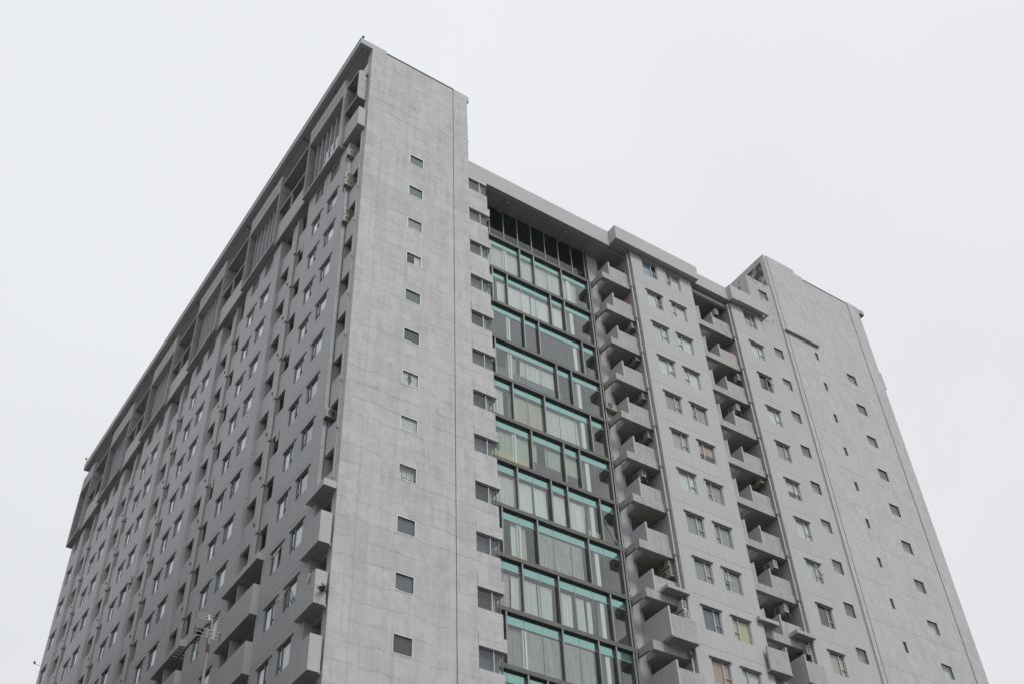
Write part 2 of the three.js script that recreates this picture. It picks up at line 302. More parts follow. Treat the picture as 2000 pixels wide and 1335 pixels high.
// ---- end wall beside the corner
{
  const holes = [], hy = [];
  for (let n = 0; n >= -17; n--) { hy.push(60.04 + 3 * n); holes.push([3.06, 4.06, 60.04 + 3 * n - 0.94, 60.04 + 3 * n]); }
  add('end_wall', wall('z', 0, 0.3, [1.06, 6.2, 0, 69.55], holes), M.end, T);
  add('corner_strip', B(0.02, 1.04, 0, 69.85, -0.45, 0.004), M.end, T);
  add('corner_strip_joint', B(1.04, 1.06, 0, 69.55, -0.3, -0.012), M.end, T);
  add('groove_backing', B(6.2, 6.245, 0, 69.5, -0.3, -0.05), M.end, T);
  add('pilaster', B(6.245, 7.33, 0, 69.62, -1.6, 0.02), M.end, T);
  add('coping', B(1.06, 6.25, 69.55, 69.63, -0.32, 0.035), M.coping, T);
  add('roof_overhang', [B(7.33, 7.49, 69.02, 69.6, -1.5, 0.01), B(7.33, 7.40, 62.5, 66.5, -0.5, -0.06)], M.end, T);
  // the floodlight bracket and pipe stub on the pilaster's edge
  add('pipe_stub', [rod([7.4, 64.5, -0.2], [7.4, 63.9, -0.2], 0.04), rod([7.4, 64.5, -0.2], [7.52, 64.7, -0.15], 0.03)], M.bronze, T);
  const f = 0.048, w = 1.0, h = 0.94;
  const frame = uvWorld(mergeGeometries(bars([[0, w, 0, f], [0, w, h - f, h], [0, f, f, h - f], [w - f, w, f, h - f]], -0.07, 0.012).map((b) => b.toNonIndexed())));
  const pane = uvWorld(B(f, w - f, f, h - f, -0.055, -0.045));
  hy.forEach((y, i) => {
    const g = group('fixed_window', T); g.position.set(3.06, y - h, 0);
    put('frame', frame, M.alu, g); put('pane', pane, M.glass, g);
    const bl = (x0, x1, y0, y1, m) => put('blind', uvWorld(B(x0, x1, y0, y1, -0.12, -0.1)), m, g);
    if (i === 3) bl(0.58, 1.0, 0, h, CL.white); else if (i === 7) bl(0.02, 0.98, 0, h, CL.sheer); else if (i === 8) { for (let k = 0; k < 7; k++) put('curtain', uvWorld(B(0.05 + k * 0.13, 0.15 + k * 0.13, h * (0.12 + 0.1 * (k % 3)), h, -0.22 - 0.01 * (k % 2), -0.2 - 0.01 * (k % 2))), CL.white, g); } else if (i === 6) {
      for (const d of [-1, 1]) { const X = (x) => 0.5 + d * x, sh = new THREE.Shape(); sh.moveTo(X(0.48), 0.03); sh.lineTo(X(0.48), h); sh.lineTo(X(0.02), h); sh.lineTo(X(0.13), h * 0.52); sh.lineTo(X(0.02), 0.03); put('curtain', uvWorld(new THREE.ExtrudeGeometry(sh, { depth: 0.02, bevelEnabled: false }).translate(0, 0, -0.12)), CL.sheer, g); put('curtain_tie', uvWorld(B(X(0.15), X(0.46), h * 0.5, h * 0.53, -0.099, -0.092)), CL.pale, g); }
      put('blind', uvWorld(B(0.3, 0.7, 0.02, h, -0.2, -0.18)), CL.slate, g);
    } else if (i === 2) { for (let k = 0; k < 6; k++) put('clutter', uvWorld(new THREE.IcosahedronGeometry(0.05 + 0.05 * rnd(), 1).translate(0.1 + k * 0.15, 0.06 + 0.04 * rnd(), -0.2)), CL.pale, g); bl(0.02, 0.98, 0.2, h, CL.grey); } else if (i === 10) { put('clutter', uvWorld(new THREE.SphereGeometry(0.13, 10, 8).translate(0.18, 0.11, -0.2)), CL.white, g); bl(0.02, 0.98, 0, h, CL.slate); } else if (i < 10) bl(0.02, 0.98, 0, h, [CL.slate, CL.slate, CL.slate, CL.slate, CL.slate, CL.charcoal][i % 6]); else bl(0.02, 0.98, 0, h, CL.charcoal);
  });
}

// ---- strip of corner windows between the end wall and the glazing
{
  const HB = (n) => 57.66 + 3 * n;
  for (let n = 1; n >= -13; n--) {
    const y1 = HB(n), y0 = y1 - 1.08;
    const sp = group('spandrel', T);
    if (n < 1) {
      add('spandrel_wall', [B(7.34, 8.70, y1 + 0.67, y1 + 1.92, -0.25, 0), B(8.52, 8.70, y1 + 0.67, y1 + 1.92, -1.5, -0.25)], M.end, sp, true);
      add('spandrel_hood', [B(7.34, 8.83, y1, y1 + 0.67, -0.25, 0.035), B(8.56, 8.83, y1, y1 + 0.67, -1.4, -0.25)], M.end, sp, true);
    } else add('spandrel_wall', [B(7.34, 8.70, y1, 60.93, -0.25, 0)], M.end, sp, true);
    const g = group('corner_window', T); const f = 0.03;
    add('frame', [B(7.35, 8.62, y0, y0 + f, -0.16, -0.05), B(7.35, 8.62, y1 - f, y1, -0.16, -0.05), B(7.35, 7.35 + f, y0 + f, y1 - f, -0.16, -0.05), B(8.145, 8.185, y0 + f, y1 - f, -0.16, -0.05)], M.alu, g);
    add('frame', [B(8.60, 8.645, y0 + f, y1 - f, -0.1, -0.06), B(8.575, 8.635, y0, y0 + f, -1.45, -0.17), B(8.575, 8.635, y1 - f, y1, -1.45, -0.17)], M.bronze, g);
    add('pane', B(7.38, 8.145, y0 + f, y1 - f, -0.11, -0.1), M.glass, g); add('pane', B(8.185, 8.6, y0 + f, y1 - f, -0.11, -0.1), M.glass, g); add('pane', B(8.60, 8.61, y0 + f, y1 - f, -1.42, -0.12), M.glass, g);
    const m = [CL.slate, CL.charcoal, CL.slate, CL.charcoal][(n + 20) % 4];
    add('blind', B(7.4, 8.57, y0 + 0.02, y1 - 0.02, -0.3, -0.28), m, g);
    if (n % 2) add('curtain', B(8.32, 8.45, y0 + 0.02, y1 - 0.02, -0.26, -0.24), CL.grey, g);
  }
  add('podium_wall', B(8.7, 17.75, 0, 18.78, -1.7, -1.3), M.paint, T);
  add('partition_wall', B(7.33, 7.45, 0, 60.9, -5, -1.6), M.interior, T);
}

// ---- roof beam over the glazing and the glazing itself
{
  add('roof_beam', B(7.33, 18.65, 60.94, 62.42, -0.35, 0), M.paint, T);
  add('roof_soffit', B(7.35, 20.2, 60.94, 61.2, -4.4, -0.35), M.soffit, T);
  for (const x of [10.65, 15.35]) add('soffit_beam', B(x - 0.14, x + 0.14, 60.78, 60.94, -1.5, -0.5), M.soffit, T);
  const X = (i) => 9.79 + 1.09 * i, ZG = -1.45, XE = 17.62;
  const fins = { 1: [2, 3, 5, 7], 2: [0, 1, 4, 5, 7], 3: [2, 3, 6, 7], 4: [0, 4, 5, 7], 5: [1, 3, 6, 7], 6: [2, 4, 5, 7], 7: [1, 3, 4, 6, 7], 8: [0, 2, 5, 7], 9: [1, 3, 6, 7], 10: [0, 3, 5, 6, 7], 11: [1, 2, 4, 7], 12: [0, 3, 5, 7], 13: [1, 4, 6, 7] };
  // curtains and boards: [from module, to module, y from, y to (0..1 of the clear glass), material]
  const inside = {
    0: [], 1: [[-1, 6.2, 0, 1, 'sheer']], 2: [[-1, 0.2, 0, 1, 'sheer'], [0.45, 2.7, 0, 0.97, 'pale'], [2.75, 4.9, 0, 0.95, 'pale']],
    3: [[-1, 6.1, 0, 1, 'charcoal']], 4: [[-1, 4.4, 0, 0.36, 'slate'], [1.75, 3.9, 0.33, 0.97, 'sheer'], [1.05, 1.5, 0.4, 0.95, 'grey']],
    5: [[-1, 0.55, 0, 0.97, 'sheer'], [0.95, 3.1, 0, 0.97, 'beige'], [3.15, 5.25, 0, 0.97, 'sheer']],
    6: [[-1, -0.45, 0.3, 0.97, 'green'], [0.2, 1.95, 0.3, 0.97, 'green'], [-1, 1.9, 0, 0.3, 'yellow'], [2.05, 2.45, 0.25, 0.97, 'green'], [2.95, 3.95, 0.2, 0.97, 'green'], [4.1, 5.0, 0.2, 0.97, 'green'], [1.95, 5.0, 0, 0.36, 'brown']],
    7: [[-1, 0.2, 0, 0.95, 'sheer'], [1, 2.0, 0, 0.97, 'white'], [2.1, 2.8, 0, 0.97, 'white'], [3.0, 3.95, 0, 0.97, 'white'], [4.1, 5.2, 0, 0.97, 'white'], [5.3, 6.2, 0.0, 0.3, 'cream'], [-1, 0.9, 0, 0.95, 'sheer']],
    8: [[-1, 0.2, 0, 1, 'beige'], [0.62, 0.95, 0, 1, 'pale'], [1.15, 1.45, 0, 1, 'beige'], [1.95, 4.7, 0, 0.99, 'dusty']],
    9: [[-1, 0.42, 0, 0.95, 'beige'], [0.5, 0.95, 0, 0.95, 'white'], [1.0, 1.9, 0, 0.95, 'sheer'], [1.95, 2.75, 0, 0.95, 'sheer'], [3.3, 3.9, 0, 0.95, 'pale'], [4.05, 4.6, 0, 0.95, 'sheer'], [4.75, 5.0, 0, 0.95, 'white']],
    10: [[-1, 0.95, 0, 1, 'grey'], [1.0, 2.97, 0, 1, 'dusty'], [3.05, 4.8, 0, 1, 'dusty']], 11: [[-1, 2, 0, 1, 'beige'], [2.1, 5, 0, 1, 'sheer']], 12: [[0, 5, 0, 1, 'beige']], 13: [[0, 5, 0, 1, 'sheer']],
  };
  const xm = (i) => (i < 0 ? 9.0 : X(i));
  for (let r = 0; r <= 13; r++) {
    const y0 = LV(1 - r) - 0.02, top = r === 0 ? 60.92 : LV(2 - r) - 0.25; // underside of the beam above
    const g = group('glazed_storey', T);
    add('beam', B(8.75, 17.76, y0 - 0.235, y0, -1.30, -1.27), M.steel, g);
    add('beam_underside', B(8.75, 17.74, y0 - 0.23, y0 - 0.01, ZG - 0.2, -1.305), M.steel, g);
    if (r === 0) {
      for (let i = 0; i <= 7; i++) add('mullion', B(X(i) - 0.03, X(i) + 0.03, y0, top, ZG - 0.03, ZG + 0.04), M.aluGrey, g);
      for (let i = -1; i < 7; i++) add('pane', B(i < 0 ? 8.8 : X(i) + 0.03, X(i + 1) - 0.03, y0, top, ZG - 0.005, ZG + 0.005), M.dimmedGlass, g);
    } else {
      const tb = top - 0.54, F = fins[r];
      add('transom', B(8.75, XE, tb - 0.02, tb, ZG - 0.02, ZG + 0.008), M.alu, g);
      for (let i = -1; i < 7; i++) {
        const a = i < 0 ? 8.8 : X(i) + 0.012, b = X(i + 1) - 0.012;
        add('spandrel_pane', B(a, b, tb, top, ZG - 0.015, ZG), M.teal, g);
        add('pane', B(a, b, y0, tb - 0.02, ZG - 0.008, ZG), M.tinted, g);
      }
      for (let i = 0; i <= 7; i++) {
        if (F.includes(i)) {
          const xc = X(i) - 0.005;
          add('mullion', B(xc - 0.04, xc + 0.03, y0, top, ZG - 0.05, -1.315), M.steel, g);
          add('mullion_cap', B(xc - 0.035, xc + 0.045, y0, top, -1.312, -1.285), M.aluGrey, g);
        } else add('glazing_joint', B(X(i) - 0.011, X(i) + 0.011, y0, top, ZG - 0.03, ZG + 0.006), M.aluGrey, g);
      }
    }
    add('corner_post', B(17.56, 17.64, y0, top, -1.5, -1.28), M.aluGrey, g);
    // room: columns, blinds, curtains
    for (const x of [10.92, 15.86]) if (r > 0) add('room_column', B(x - 0.13, x + 0.13, y0, top - 0.6, ZG - 0.34, ZG - 0.05), M.white, g);
    const tb0 = top - 0.54;
    for (const [i0, i1, v0, v1, mat] of inside[r] ?? []) {
      const a = xm(i0), b = xm(i1), h = tb0 - 0.06 - y0, flat = ['charcoal', 'slate', 'yellow', 'brown', 'dusty'].includes(mat);
      const ya = y0 + v0 * h, yb = y0 + v1 * h, zz = ZG - (flat ? 0.06 : 0.16);
      if (flat) { add('board', B(a + 0.02, b - 0.02, ya, yb, zz - 0.02, zz), CL[mat], g, 'own'); continue; }
      const nx = Math.max(6, Math.round((b - a) * 22)), pg = new THREE.PlaneGeometry(b - a, yb - ya, nx, 3), p = pg.attributes.position, ph = rnd() * 9, gather = mat === 'pale' ? 0 : 0.06 * (rnd() - 0.3);
      for (let k = 0; k < p.count; k++) {
        const x = p.getX(k), t = 0.5 - p.getY(k) / (yb - ya);
        p.setZ(k, (0.022 + 0.016 * t) * Math.sin(x * 30 + ph + 1.6 * Math.sin(x * 4.1 + ph)) + 0.01 * Math.sin(x * 67 + ph));
        p.setX(k, x * (1 - gather * t * 2) + 0.05 * Math.sin(ph * 3) * t * t);
      }
      pg.computeVertexNormals(); pg.translate((a + b) / 2, (ya + yb) / 2, zz);
      add('curtain', pg, CL[mat], g, 'own');
    }
    // stack of rough blocks beside the post
    if (r > 0) for (let k = 0; k < 5; k++) { const o = 0.02 * Math.sin(k * 3 + r), yb = y0 - 0.02 + k * 0.26; add('brick', B(17.66 + o, 17.80 + o * 0.5 - 0.012 * k, yb, yb + 0.245, -1.5, -1.36 + o), M.brick, T, 'own'); }
  }
  // stacked blinds seen in the fourth storey, chairs in the eighth
  { const g = T.children.filter((c) => c.name === 'glazed_storey')[4], y0 = LV(-3); for (let k = 0; k < 7; k++) add('slat', B(10.3, 12.0, y0 + 0.25 + k * 0.1, y0 + 0.285 + k * 0.1, -1.56, -1.55), CL.grey, g);
    const g8 = T.children.filter((c) => c.name === 'glazed_storey')[8], y8 = LV(-7); for (let k = 0; k < 6; k++) add('chair_back', rod([12.2 + k * 0.28, y8, -1.52], [12.24 + k * 0.28, y8 + 0.55 + 0.1 * (k % 2), -1.51], 0.012), M.white, g8);
    add('prop_pole', rod([16.62, LV(-6) + 1.5, -1.4], [17.45, LV(-6), -1.36], 0.018), M.alu, T); }
}

// ---- balconies between the glazing and the first window bay, and between the two bays
const parapetH = 1.0, sideH = 1.36;
function balconySlab(name, x0, x1, zf, y, patch, parent) {
  // an open well beside the balcony floor, framed by beams
  const [v0, v1] = patch;
  add('slab', B(v1, x1, y - 0.41, y, -4.18, zf - 0.33), M.slab, parent, 'own');
  add('slab_beam', B(x0 - 0.004, x1, y - 0.52, y + 0.001, zf - 0.33, zf), M.slab, parent, 'own');
  add('well_beam', B(x0, v0, y - 0.41, y, -1.5, zf - 0.33), M.slab, parent, 'own');
}
const pipeCollars = (g, x, z, y) => {
  add('collar', new THREE.CylinderGeometry(0.095, 0.095, 0.14, 10).translate(x, y, z), M.bronze, g);
  add('collar', B(x, x + 0.14, y - 0.05, y + 0.05, z - 0.03, z + 0.03), M.bronze, g);
  add('drain_arm', rod([x, y - 0.02, z], [x - 0.12, y - 0.14, z - 0.85], 0.035), M.pipe, g);
};
for (let n = 1; n >= -9; n--) {
  const y = LV(n), low = n <= -8;
  // D stack
  const d = group('balcony', T);
  balconySlab('slab', 17.77, 20.17, -0.16, y, [17.92, 18.42], d);
  if (!low) {
    add('side_panel', B(18.44, 18.55, y + 0.002, y + sideH, -1.49, -0.21), M.paint, d, 'own');
    add('parapet', B(18.552, 20.16, y + 0.002, y + parapetH, -0.32, -0.21), M.slab, d, 'own');
  } else {
    const yb = y + 0.08 + (n === -8 ? 0 : 0);
    add('side_panel', B(18.44, 18.56, yb, yb + 1.66, -1.49, 0.56), M.paint, d, 'own');
    add('parapet', B(18.562, 20.19, yb, yb + 1.26, 0.44, 0.56), M.slab, d, 'own');
    add('parapet_floor', B(18.5, 20.2, yb - 0.09, yb - 0.002, 0.0, 0.62), M.slab, d, 'own');
  }
  add('door_frame', [B(18.6, 18.66, y, y + 2.2, -4.2, -4.1), B(19.5, 19.56, y, y + 2.2, -4.2, -4.1), B(18.66, 19.5, y + 2.14, y + 2.2, -4.2, -4.1)], M.aluGrey, d);
  add('door', B(18.66, 19.5, y, y + 2.14, -4.18, -4.15), M.darkGlass, d);
  // F stack
  const f = group('balcony', T);
  balconySlab('slab', 25.45, 29.24, -0.1, y - 0.01, [26.36, 27.52], f);
  if (!low) {
    add('parapet', B(25.58, 26.24, y, y + 1.25, -0.3, -0.16), M.slab, f, 'own');
    add('side_panel', B(26.243, 26.34, y, y + sideH, -1.49, -0.15), M.paint, f, 'own');
    add('side_panel', B(27.5, 27.6, y, y + sideH, -1.49, -0.16), M.paint, f, 'own');
    add('parapet', B(27.602, 29.22, y, y + parapetH, -0.27, -0.16), M.slab, f, 'own');
  } else {
    const yb = y + 0.08;
    add('parapet', B(25.12, 26.55, yb, yb + 1.3, 0.44, 0.55), M.slab, f, 'own');
    add('side_panel', B(26.553, 26.64, yb, yb + 1.62, -1.49, 0.555), M.paint, f, 'own');
    add('side_panel', B(27.92, 28.02, yb, yb + 1.6, -1.49, 0.555), M.paint, f, 'own');
    add('parapet', B(28.022, 29.3, yb, yb + 1.24, 0.44, 0.55), M.slab, f, 'own');
    add('parapet_floor', [B(25.1, 26.66, yb - 0.09, yb - 0.002, 0.0, 0.6), B(27.9, 29.32, yb - 0.09, yb - 0.002, 0, 0.6)], M.slab, f, 'own');
  }
  add('door_frame', [B(27.7, 27.76, y, y + 2.2, -4.2, -4.1), B(28.7, 28.76, y, y + 2.2, -4.2, -4.1), B(27.76, 28.7, y + 2.14, y + 2.2, -4.2, -4.1)], M.aluGrey, f);
  add('door', B(27.76, 28.7, y, y + 2.14, -4.18, -4.15), M.darkGlass, f);
}
{ // recess linings
  add('recess_wall', B(17.8, 18.62, 0, 60.94, -4.2, -1.5), M.paint, T);
  add('recess_wall', B(18.5, 20.2, 0, 60.94, -4.4, -4.2), M.interior, T);
  add('recess_wall', B(25.4, 29.3, 0, 61.2, -4.4, -4.2), M.interior, T);
  add('recess_wall', B(26.3, 27.55, 0, 61.02, -4.2, -1.5), M.paint, T);
  // ledges where the lower balconies begin to stand out
  const yl = 34.05;
  add('ledge', B(18.74, 20.28, yl, yl + 0.2, -0.14, 0.47), M.stained, T);
  add('ledge', B(25.12, 26.58, yl + 0.03, yl + 0.25, -0.08, 0.5), M.stained, T);
  add('ledge', B(27.9, 29.36, yl + 0.03, yl + 0.25, -0.08, 0.5), M.stained, T);
  for (const [x, z] of [[20.06, 0.03], [29.14, 0.05]]) {
    const p = group('drain_pipe', T);
    add('pipe', rod([x, 20, z], [x, 60.9, z], 0.062, 12), M.pipe, p);
    for (let n = 1; n >= -9; n--) pipeCollars(p, x, z, LV(n) - 0.42);
  }
}

// ---- window bays of the street front
const HE = (n) => 57.96 + 3 * n;
{
  const ZE = 0.24, pick = (k) => k;
  add('bay_side_wall', B(20.2, 20.42, 0, 61.1, -4.2, 0.0), M.paint, T); add('bay_side_wall', B(25.35, 25.57, 0, 61.1, -4.2, 0.0), M.paint, T);
  add('bay_side_wall', B(29.27, 29.47, 0, 61.1, -4.2, 0.0), M.paint, T);
  const prA = casementProto(false, 1.26, 1.38, 0.80, 0.5), prB = casementProto(true, 1.26, 1.38, 0.84, 0.5), prG = casementProto(false, 1.16, 1.38, 0.76, 0.48);
  const bA = ['blue', 'white', 'sheer', 'pale', 'grey', 'beige', 'white', 'grey', 'grey', 'slate', 'pink', 'grey', 'grey', 'grey'];
  const bB = ['sheer', 'sheer', 'pale', 'pale', 'grey', 'pink', 'grey', 'grey', 'grey', 'cream', 'sheer', 'sheer', 'grey', 'grey'];
  const bG = ['grey', 'pale', null, 'white', 'grey', 'sheer', 'white', 'sheer', 'charcoal', 'beige', 'beige', 'grey', 'grey', 'grey'];
  for (let n = 2; n >= -20; n--) {
    const yb = HE(n) + 0.47 - 3, yt = Math.min(yb + 2.985, 61.1), wy = HE(n - 0) - 0.14 - 1.38; // window opening of this storey
    if (n <= 1 && yb > -3) {
      const a = [[21.18, 22.44, wy, wy + 1.38], [23.26, 24.52, wy, wy + 1.38]], gg = [[30.44, 31.60, wy, wy + 1.38]];
      const hs = wy > 2 ? a : [], hg = wy > 2 ? gg : [];
      add('wall_panel', wall('z', ZE, 0.22, [20.2, 25.57, Math.max(0, yb), yt], hs), M.paint, T);
      add('wall_panel', wall('z', ZE, 0.22, [29.27, 32.16, Math.max(0, yb), yt], hg), M.paint, T);
      if (n >= -12) {
        const i = 1 - n, mk = (k) => (k ? CL[k] : null), kind = (s) => (hash(n, s, 4) > 0.72 ? 'blindTop' : 'blindFull');
        casement('z', 21.18, wy, ZE, prA, { blind: mk(bA[i]), part: i === 0 || i === 1 ? 'blindPart' : 'blindFull' });
        casement('z', 23.26, wy, ZE, prB, { blind: mk(bB[i]), part: i === 5 ? 'blindTop' : 'blindFull', open: i === 0 ? 0.14 : i === 8 ? 0.2 : 0 });
        casement('z', 30.44, wy, ZE, prG, { blind: mk(bG[i]), part: i === 5 ? 'blindTop' : 'blindFull', open: i === 2 || i === 7 ? 0.35 : 0 });
      }
    }
  }
  add('joint_backing', [B(20.23, 25.54, 0, 61.05, ZE - 0.225, ZE - 0.221), B(29.3, 32.13, 0, 61.05, ZE - 0.225, ZE - 0.221)].slice(0, 0).concat([B(20.43, 21.1, 0, 61.05, ZE - 0.26, ZE - 0.225), B(22.6, 23.2, 0, 61.05, ZE - 0.26, ZE - 0.225), B(24.65, 25.34, 0, 61.05, ZE - 0.26, ZE - 0.225), B(29.48, 30.36, 0, 61.05, ZE - 0.26, ZE - 0.225), B(31.7, 32.1, 0, 61.05, ZE - 0.26, ZE - 0.225)]), M.joint, T);
  // eaves fascias
  add('eaves_fascia', B(18.67, 25.97, 61.12, 62.42, -0.3, 0.71), M.paint, T);
  add('eaves_fascia', B(25.972, 29.12, 61.16, 62.42, -0.3, 0.30), M.paint, T);
  add('eaves_fascia', [B(29.122, 32.68, 61.12, 62.42, -0.3, 0.71), B(29.13, 29.66, 61.02, 61.12, 0.3, 0.70)], M.paint, T);
  add('eaves_bracket', B(32.18, 32.3, 60.86, 61.12, -0.12, 0.6), M.paint, T);
  add('lintel', B(25.57, 29.27, 60.70, 61.03, -0.35, -0.12), M.paint, T);
  add('loggia_ceiling', B(25.58, 29.26, 61.03, 61.15, -4.4, -0.35), M.soffit, T);
  for (const [x0, x1] of [[21.05, 22.65], [23.15, 24.85], [30.3, 31.9]]) add('window_canopy', B(x0, x1, 61.0, 61.08, 0.24, 0.36), M.slab, T);
}

// ---- plain wall with small windows, and the lift tower at the far end
{
  const ZS = -0.13, holes = [];
  for (let n = 2; n >= -18; n--) holes.push([33.36, 34.22, 59.06 + 3 * n - 0.92, 59.06 + 3 * n]);
  add('plain_wall', wall('z', ZS, 0.3, [32.1, 34.9, 0, 61.4], holes.slice(2)), M.paint, T);
  add('upper_wall', wall('z', ZS, 0.3, [32.3, 34.9, 61.4, 66.07], [holes[0], holes[1]].filter((h) => h[3] < 66)), M.stained, T);
  add('upper_side_wall', wall('x', 32.3, 0.25, [-4.0, ZS - 0.3, 61.9, 66.07], [[-1.9, -0.9, 63.6, 65.5]]), M.stained, T);
  add('upper_roof', B(32.35, 34.9, 65.8, 66.0, -3.9, -0.45), M.slab, T);
  const f = 0.03, frameOf = (w, h) => uvWorld(mergeGeometries(bars([[0, w, 0, f], [0, w, h - f, h], [0, f, f, h - f], [w - f, w, f, h - f]], -0.12, -0.04).map((b) => b.toNonIndexed())));
  function small(name, x, yt, w, h, z, blind) {
    const g = group(name, T); g.position.set(x, yt - h, z);
    put('frame', frameOf(w, h), M.bronze, g); put('pane', uvWorld(B(f, w - f, f, h - f, -0.085, -0.075)), M.glass, g); if (blind) put('blind', uvWorld(B(0.02, w - 0.02, 0.02, h - 0.02, -0.27, -0.25)), blind, g);
  }
  for (let n = 2; n >= -11; n--) small('fixed_window', 33.36, 59.06 + 3 * n, 0.86, 0.92, ZS, [CL.grey, CL.slate, CL.grey, CL.sheer][(n + 12) % 4]);
  const th = [], tn = [];
  for (let n = 0; n >= -16; n--) { th.push([40.95, 41.9, 60.06 + 3 * n - 0.9, 60.06 + 3 * n]); tn.push([37.79, 38.1, 60.63 + 3 * n - 0.74, 60.63 + 3 * n]); }
  const cuts = [0, 28.5, 31.5, 34.5, 37.5, 40.5, 43.5, 46.5, 49.5, 52.5, 58.55, 66.9, 69.2];
  for (let c = 0; c + 1 < cuts.length; c++) { const a = cuts[c], b = cuts[c + 1] - (c + 2 < cuts.length ? 0.014 : 0); add('lift_tower_wall', wall('z', 0, 0.3, [35.27, 44.0, a, b], [...th, ...tn].filter((q) => q[2] > a && q[3] < b)), M.tower, T); }
  add('joint_backing', [B(35.3, 37.7, 28, 69, -0.34, -0.305), B(38.2, 40.8, 28, 69, -0.34, -0.305), B(42.0, 43.95, 28, 69, -0.34, -0.305)], M.joint, T);
  add('parapet_step', [B(35.27, 38.25, 69.2, 69.9, -0.3, 0), B(38.25, 39.1, 69.2, 69.5, -0.3, 0)], M.tower, T);
  add('coping', B(39.1, 44.0, 69.2, 69.27, -0.32, 0.03), M.coping, T);
  add('groove_backing', [B(35.2, 35.27, 0, 69.8, -0.3, -0.07), B(44.0, 44.08, 0, 69.2, -0.3, -0.1)], M.joint, T);
  add('corner_strip', B(34.88, 35.2, 0, 69.8, -0.4, 0.0), M.tower, T);
  add('pilaster', B(44.08, 45.3, 0, 69.38, -1.4, 0.02), M.tower, T);
  add('roof_overhang', B(45.31, 46.02, 68.86, 69.34, -3.0, 0.0), M.slab, T);
  add('roof_overhang', B(44.6, 45.3, 69.385, 69.42, -3.0, 0.01), M.slab, T);
  add('tower_side_wall', B(34.9, 35.1, 61.5, 69.2, -9.0, -0.4), M.mould, T);
  add('tower_side_parapet', B(34.86, 35.15, 69.2, 69.78, -9.0, -0.4), M.stained, T);
  add('ledge', B(34.97, 38.38, 61.36, 61.5, 0.0, 0.2), M.slab, T);
  add('service_box', [B(45.3, 45.72, 60.75, 62.45, -1.2, -0.12)], M.stained, T);
  for (let n = 0; n >= -10; n--) {
    small('fixed_window', 40.95, 60.06 + 3 * n, 0.95, 0.9, 0, [CL.grey, CL.slate, CL.grey, CL.slate, CL.slate, CL.grey, CL.grey, CL.white, CL.pale, CL.white, CL.grey][-n] ?? CL.grey);
    small('slit_window', 37.79, 60.63 + 3 * n, 0.31, 0.74, 0, CL.sheer);
  }
}

